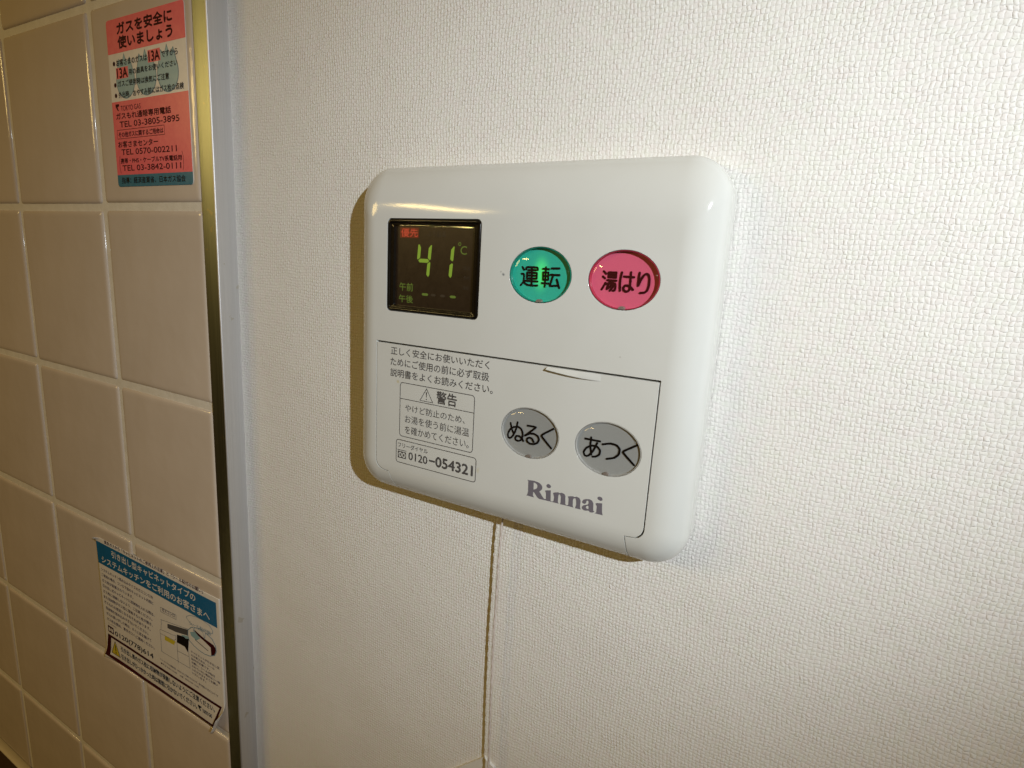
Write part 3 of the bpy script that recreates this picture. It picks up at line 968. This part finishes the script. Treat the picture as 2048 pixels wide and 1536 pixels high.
def drop(cx, zt, zb, w, k=1.0):
    pts = []
    cz = zb + w / 2 * k
    for i in range(25):
        a = math.radians(155 + 230 * i / 24)
        pts.append((cx + w / 2 * math.cos(a), cz + w / 2 * k * math.sin(a)))
    pts += [(cx + w * .30, cz + w * .62), (cx + w * .12, (zt * 2 + cz) / 3), (cx, zt), (cx - w * .12, (zt * 2 + cz) / 3), (cx - w * .30, cz + w * .62)]
    return pts
for cx, zt, zb, w in ((231.8, -26.0, -47.2, 17.0), (250.2, -26.2, -47.3, 17.5), (268.3, -26.2, -47.4, 17.4)):
    outer = drop(cx, zt, zb, w)
    c = (cx, zb + w / 2)
    inner = [(c[0] + (x - c[0]) * .93, c[1] + (z - c[1]) * .93) for x, z in outer]
    fshape('gas_drop', [outer, inner], Y1 - .01, 's_drop_line', st)
    fshape('gas_drop', [inner], Y1 - .005, 's_drop', st)
for x, z in ((222.4, -30.1), (222.1, -40.1), (222.0, -45.1)):
    fshape('bullet', [ellipse(x, z, 1.1, 1.1, 16)], Y1 - .03, 'maroon', st)
for x0, x1, z0, z1 in ((252.6, 263.0, -32.8, -27.3), (223.8, 234.7, -37.5, -32.3)):
    fshape('red_patch', [[(x1, z1), (x0, z1), (x0, z0), (x1, z0)]], Y1 - .02, 's_red', st)
txt([
 ('ガスを安全に', 227.1, 274.2, -17.2, -17.3, 5.3, 5.3, 'maroon', .045),
 ('使いましょう', 227.2, 273.9, -23.6, -23.9, 5.5, 5.5, 'maroon', .045),
 ('お客さまのガスは', 224.5, 252.0, -31.5, -31.7, 3.0, 3.0), ('13A', 253.3, 262.6, -32.3, -32.4, 4.4, 4.4, 'maroon', .04),
 ('ですから', 263.8, 277.0, -31.7, -31.8, 2.7, 2.7), ('13A', 224.4, 234.2, -37.1, -37.2, 4.5, 4.5, 'maroon', .04),
 ('用の器具をお使いください', 235.1, 276.4, -36.5, -36.5, 2.7, 2.7), ('ガスご使用時は換気にご注意', 224.6, 269.2, -41.2, -41.7, 2.8, 2.9),
 ('外出時、おやすみ前にはガス栓の点検', 224.5, 280.3, -46.5, -46.9, 2.9, 2.9),
 ('TOKYO GAS', 225.6, 243.6, -52.7, -52.8, 2.5, 2.5, 'maroon', 0), ('ガスもれ通報専用電話', 220.7, 269.0, -56.6, -56.7, 3.1, 3.1, 'maroon'),
 ('TEL 03-3805-3895', 223.4, 275.4, -60.5, -60.7, 2.85, 2.85, 'maroon', .02), ('その他ガスに関するご用命は', 221.6, 261.7, -65.3, -65.3, 2.6, 2.6, 'maroon'),
 ('お客さまセンター', 220.5, 256.7, -70.3, -70.4, 3.1, 3.1, 'maroon'), ('TEL 0570-002211', 223.1, 271.9, -74.0, -74.2, 2.8, 2.8, 'maroon', .02),
 ('携帯・PHS・ケーブルTV系電話用', 221.6, 275.5, -78.2, -78.4, 2.6, 2.6, 'maroon'), ('TEL 03-3842-0111', 223.0, 274.7, -81.9, -82.1, 2.8, 2.8, 'maroon', .02),
 ('指導：経済産業省、日本ガス協会', 221.4, 277.6, -88.2, -88.3, 3.1, 3.1, 'black', .02)], Y1 - .05, st)
frame_line('printed_frame', (220.4, 262.7, -66.1, -61.6, .2), .25, Y1 - .02, 'maroon', st)
line('bracket', [(221.4, -74.4), (220.6, -76.5), (220.6, -80.8), (221.3, -83.0)], .25, Y1 - .03, 'maroon', st)
line('bracket', [(275.9, -74.4), (276.7, -76.5), (276.7, -80.8), (276.0, -83.0)], .25, Y1 - .03, 'maroon', st)
def gasmark(x, z, s, y, m, parent, bend=None):
    fshape('gas_mark', [[(x, z), (x, z - s * .35), (x + s * .55, z - s), (x + s * .85, z - s), (x + s * .5, z - s * .45), (x + s, z - s * .3), (x + s, z)]], y, m, parent, bend)
gasmark(220.9, -49.2, 3.3, Y1 - .03, 'maroon', st)

# lower sticker, its bottom right corner curling off the tile
def bend(x, y, z):
    d = ((x - 275.2) * 0.89 - (z + 399.5) * 0.456)      # past the curl line
    if d > 0:
        R_ = 2.6
        a = min(d / R_, 2.5)
        y2 = y - R_ * (1 - math.cos(a)) - 0.1 * d
        k = R_ * math.sin(a) - d
        return (x + k * .89, y2, z - k * .456)
    e = ((160.5 - x) * 0.6 + (z + 311.5) * 0.8)
    if e > 0:
        return (x, y - e * e * .28, z)
    g = (-392 - z) * 0.8 + (162 - x) * .3
    if g > 0 and x < 176:
        return (x, y - g * g * .03, z)
    return (x, y - 0.12 * math.sin((x - 150) * .09) ** 2, z)
s2 = root('cabinet_notice_sticker', 'white notice with a blue headline and curled corner on the lower tiles', 'sticker')
nx, nz = 66, 48
xs = [155.4 + (287.2 - 155.4) * i / nx for i in range(nx + 1)]
zs = [-400.0 + (400.0 - 307.0) * j / nz for j in range(nz + 1)]
V, F, idx = [], [], {}
for j, z in enumerate(zs):
    for i, x in enumerate(xs):
        idx[i, j] = len(V)
        # cut the sheet's curling corners cleanly
        d_ = (x - 275.2) * 0.89 - (z + 399.5) * 0.456
        if d_ > 5.6:
            x, z = x - (d_ - 5.6) * .89, z + (d_ - 5.6) * .456
        d_ = (160.5 - x) * 0.6 + (z + 311.5) * 0.8
        if d_ > 3.0 and x < 163:
            x, z = x + (d_ - 3.0) * .6, z - (d_ - 3.0) * .8
        V.append(bend(x, -0.30, z))
for j in range(nz):
    for i in range(nx):
        F.append((idx[i, j], idx[i + 1, j], idx[i + 1, j + 1], idx[i, j + 1]))
film = obj('film', V, F, 's_white', s2, smooth=0)
sol = film.modifiers.new('thickness', 'SOLIDIFY')
sol.thickness = 0.00012
sol.offset = 0
Y2 = -0.40
def strip(name, x0, x1, z0, z1, m, y=Y2, n=40):
    V = []
    for i in range(n + 1):
        x = x0 + (x1 - x0) * i / n
        V += [bend(x, y, z0), bend(x, y, z1)]
    F = [(2 * i, 2 * i + 2, 2 * i + 3, 2 * i + 1) for i in range(n)]
    return obj(name, V, F, m, s2)
strip('headline_band', 156.4, 283.5, -329.2, -313.3, 's_band')
B = -0.46
txt([('東京ガスから「キャビネットのご使用上の注意」と「シール貼付のお願い」', 166.6, 272.1, -312.5, -311.7, 2.6, 2.6, 'maroon', .02),
     ('引き出し型キャビネットタイプの', 174.4, 264.3, -319.9, -319.8, 4.7, 4.9, 's_white', .02),
     ('システムキッチンをご利用のお客さまへ', 161.4, 277.2, -327.5, -327.0, 5.0, 5.1, 's_white', .02)], B, s2, bend=bend)
body_rows = ['システムキッチン組み込みタイプのガスコンロを', 'ご使用の場合、コンロ下部のキャビネット内部に', 'ガス栓が設置されています。', '引き出し式キャビネットに収納物を入れる際は、',
             'ガス栓に接触しないよう、ご注意ください。', 'また収納物がガス栓に接触すると栓が開き、', 'ガスもれの原因となるおそれがあります。', '収納物を詰め込みすぎないでください。', 'ガスの臭いがした時は、すぐに窓を開けて', 'ガス栓を閉め、東京ガスへご連絡ください。']
z = -334.2
for i, t in enumerate(body_rows):
    x1 = 159.2 + 60.5 * min(1, len(t) / 21.0)
    lettering(t, 159.2 + (1.5 if i > 6 else 0), x1, z, z, 2.35, 2.35, B, 'maroon', s2, .01, bend=bend)
    z -= 4.05
lettering('フリーダイヤル', 161.5, 172.0, -373.2, -373.2, 1.3, 1.3, B, 'maroon', s2, 0, bend=bend)
fshape('dial_mark', [[(161, -374.4), (168, -374.4), (168, -379.4), (161, -379.4)], ellipse(163, -377, 1.3, 1.6, 14), ellipse(166, -377, 1.3, 1.6, 14)], B, 'maroon', s2, bend)
txt([('0120(778)614', 169.6, 214.9, -380.3, -379.2, 4.6, 4.6, 'black', .02)], B, s2, bend=bend)
OUT = [(283.9, -380.8), (160.2, -381.3), (156.2, -398.2), (275.2, -399.2)]
INN = [(281.6, -382.6), (163.8, -383.1), (161.2, -396.9), (273.8, -397.6)]
def dens(p, n=30):
    q = []
    for a, b in zip(p, p[1:] + p[:1]):
        q += [(a[0] + (b[0] - a[0]) * i / n, a[1] + (b[1] - a[1]) * i / n) for i in range(n)]
    return q
fshape('warning_frame', [dens(OUT), dens(INN)], B, 'maroon', s2, bend)
fshape('warning_triangle', [[(168.6, -384.4), (163.2, -394.8), (173.6, -394.6)]], B, 's_yellow', s2, bend)
line('warning_triangle', [(168.6, -384.4), (163.2, -394.8), (173.6, -394.6), (168.6, -384.4)], .45, B - .02, 'black', s2, bend)
line('warning_triangle', [(168.6, -387.6), (168.6, -391.4)], .9, B - .02, 'black', s2, bend)
line('warning_triangle', [(168.6, -392.6), (168.6, -393.4)], .9, B - .02, 'black', s2, bend)
txt([('引き出し奥のガス栓に収納物が接触しないようにご注意ください。', 175.2, 277.0, -389.0, -387.9, 4.0, 4.0),
     ('引き出しがひっかかった時は無理に引かないでください。', 175.0, 259.0, -395.0, -394.2, 4.0, 4.0),
     ('TOKYO GAS', 264.5, 273.8, -393.6, -393.3, 2.6, 2.6)], B, s2, 'black', .02, bend=bend)
gasmark(260.2, -390.2, 3.4, B, 'black', s2, bend)
# the printed drawing of the drawer and its label
D = -0.48
def zs_(name, pts, m, y=D): fshape(name, [pts], y, m, s2, bend)
zs_('drawing', Z_DARK, 'ink', D); zs_('drawing', Z_DARK2, 'black', D - .01)
zs_('drawing', Z_BLUE, 's_drop', D - .02)
zs_('drawing', Z_DRAWER, 's_white', D - .03); zs_('drawing', Z_YEL, 's_yellow', D - .02)
zs_('drawing', Z_OVAL, 's_white', D - .04); zs_('drawing', Z_MAROON, 'maroon', D - .05)
zs_('drawing', Z_LABEL, 's_drop', D - .06)
line('drawing', Z_OVAL + Z_OVAL[:1], .45, D - .07, 's_blue', s2, bend)
zs_('drawing', Z_BUBBLE, 's_white', D - .09)
line('drawing', Z_BUBBLE + Z_BUBBLE[:1], .28, D - .10, 's_blue', s2, bend)
for q in (Z_L1, Z_L2, Z_L3, Z_L4, Z_L5, Z_L6, Z_BOX + Z_BOX[:1], Z_DRAWER + Z_DRAWER[:1]):
    line('drawing', q, .22, D - .04, 'ink', s2, bend)
line('drawing', Z_KNOB, .5, D - .06, 'ink', s2, bend)
bx = [p[0] for p in Z_BOX]; bz = [p[1] for p in Z_BOX]
txt([('ガスコンロ', min(bx) + 1.5, max(bx) - 1.5, bz[3] + .9, bz[2] + .9, 2.3, 2.3, 'maroon', .01)], D - .05, s2, bend=bend)
bb = [p for p in Z_BUBBLE]
txt([('シール貼付例', min(p[0] for p in bb) + 2.6, max(p[0] for p in bb) - 2.2, -337.0, -336.4, 2.6, 2.6, 's_blue', .01)], D - .12, s2, bend=bend)
for i, t in enumerate(['キャビネットが引き出し型', 'のお客さまは、シール', '貼付が必要です。', 'お願い：シールが貼付', 'されていない場合はご一報', 'いただきますようお願い', 'いたします。']):
    w = 27.0 * min(1, len(t) / 12.0)
    z = -356.0 - 2.45 * i
    lettering(t, 256.4, 256.4 + w, z, z, 1.6, 1.6, B, 'maroon', s2, .01, bend=bend)
for t, x0, x1, z, h in (('フリーダイヤルは携帯電話・PHSからもご利用いただけます。受付時間は下記のとおりです', 222.4, 281.0, -375.6, 1.5),
                        ('●平日 9:00～19:00', 223.0, 240.0, -378.2, 1.3), ('土曜・祝日 9:00～17:00', 243.0, 262.0, -378.2, 1.3)):
    lettering(t, x0, x1, z, z, h, h, B, 'maroon', s2, 0, bend=bend)
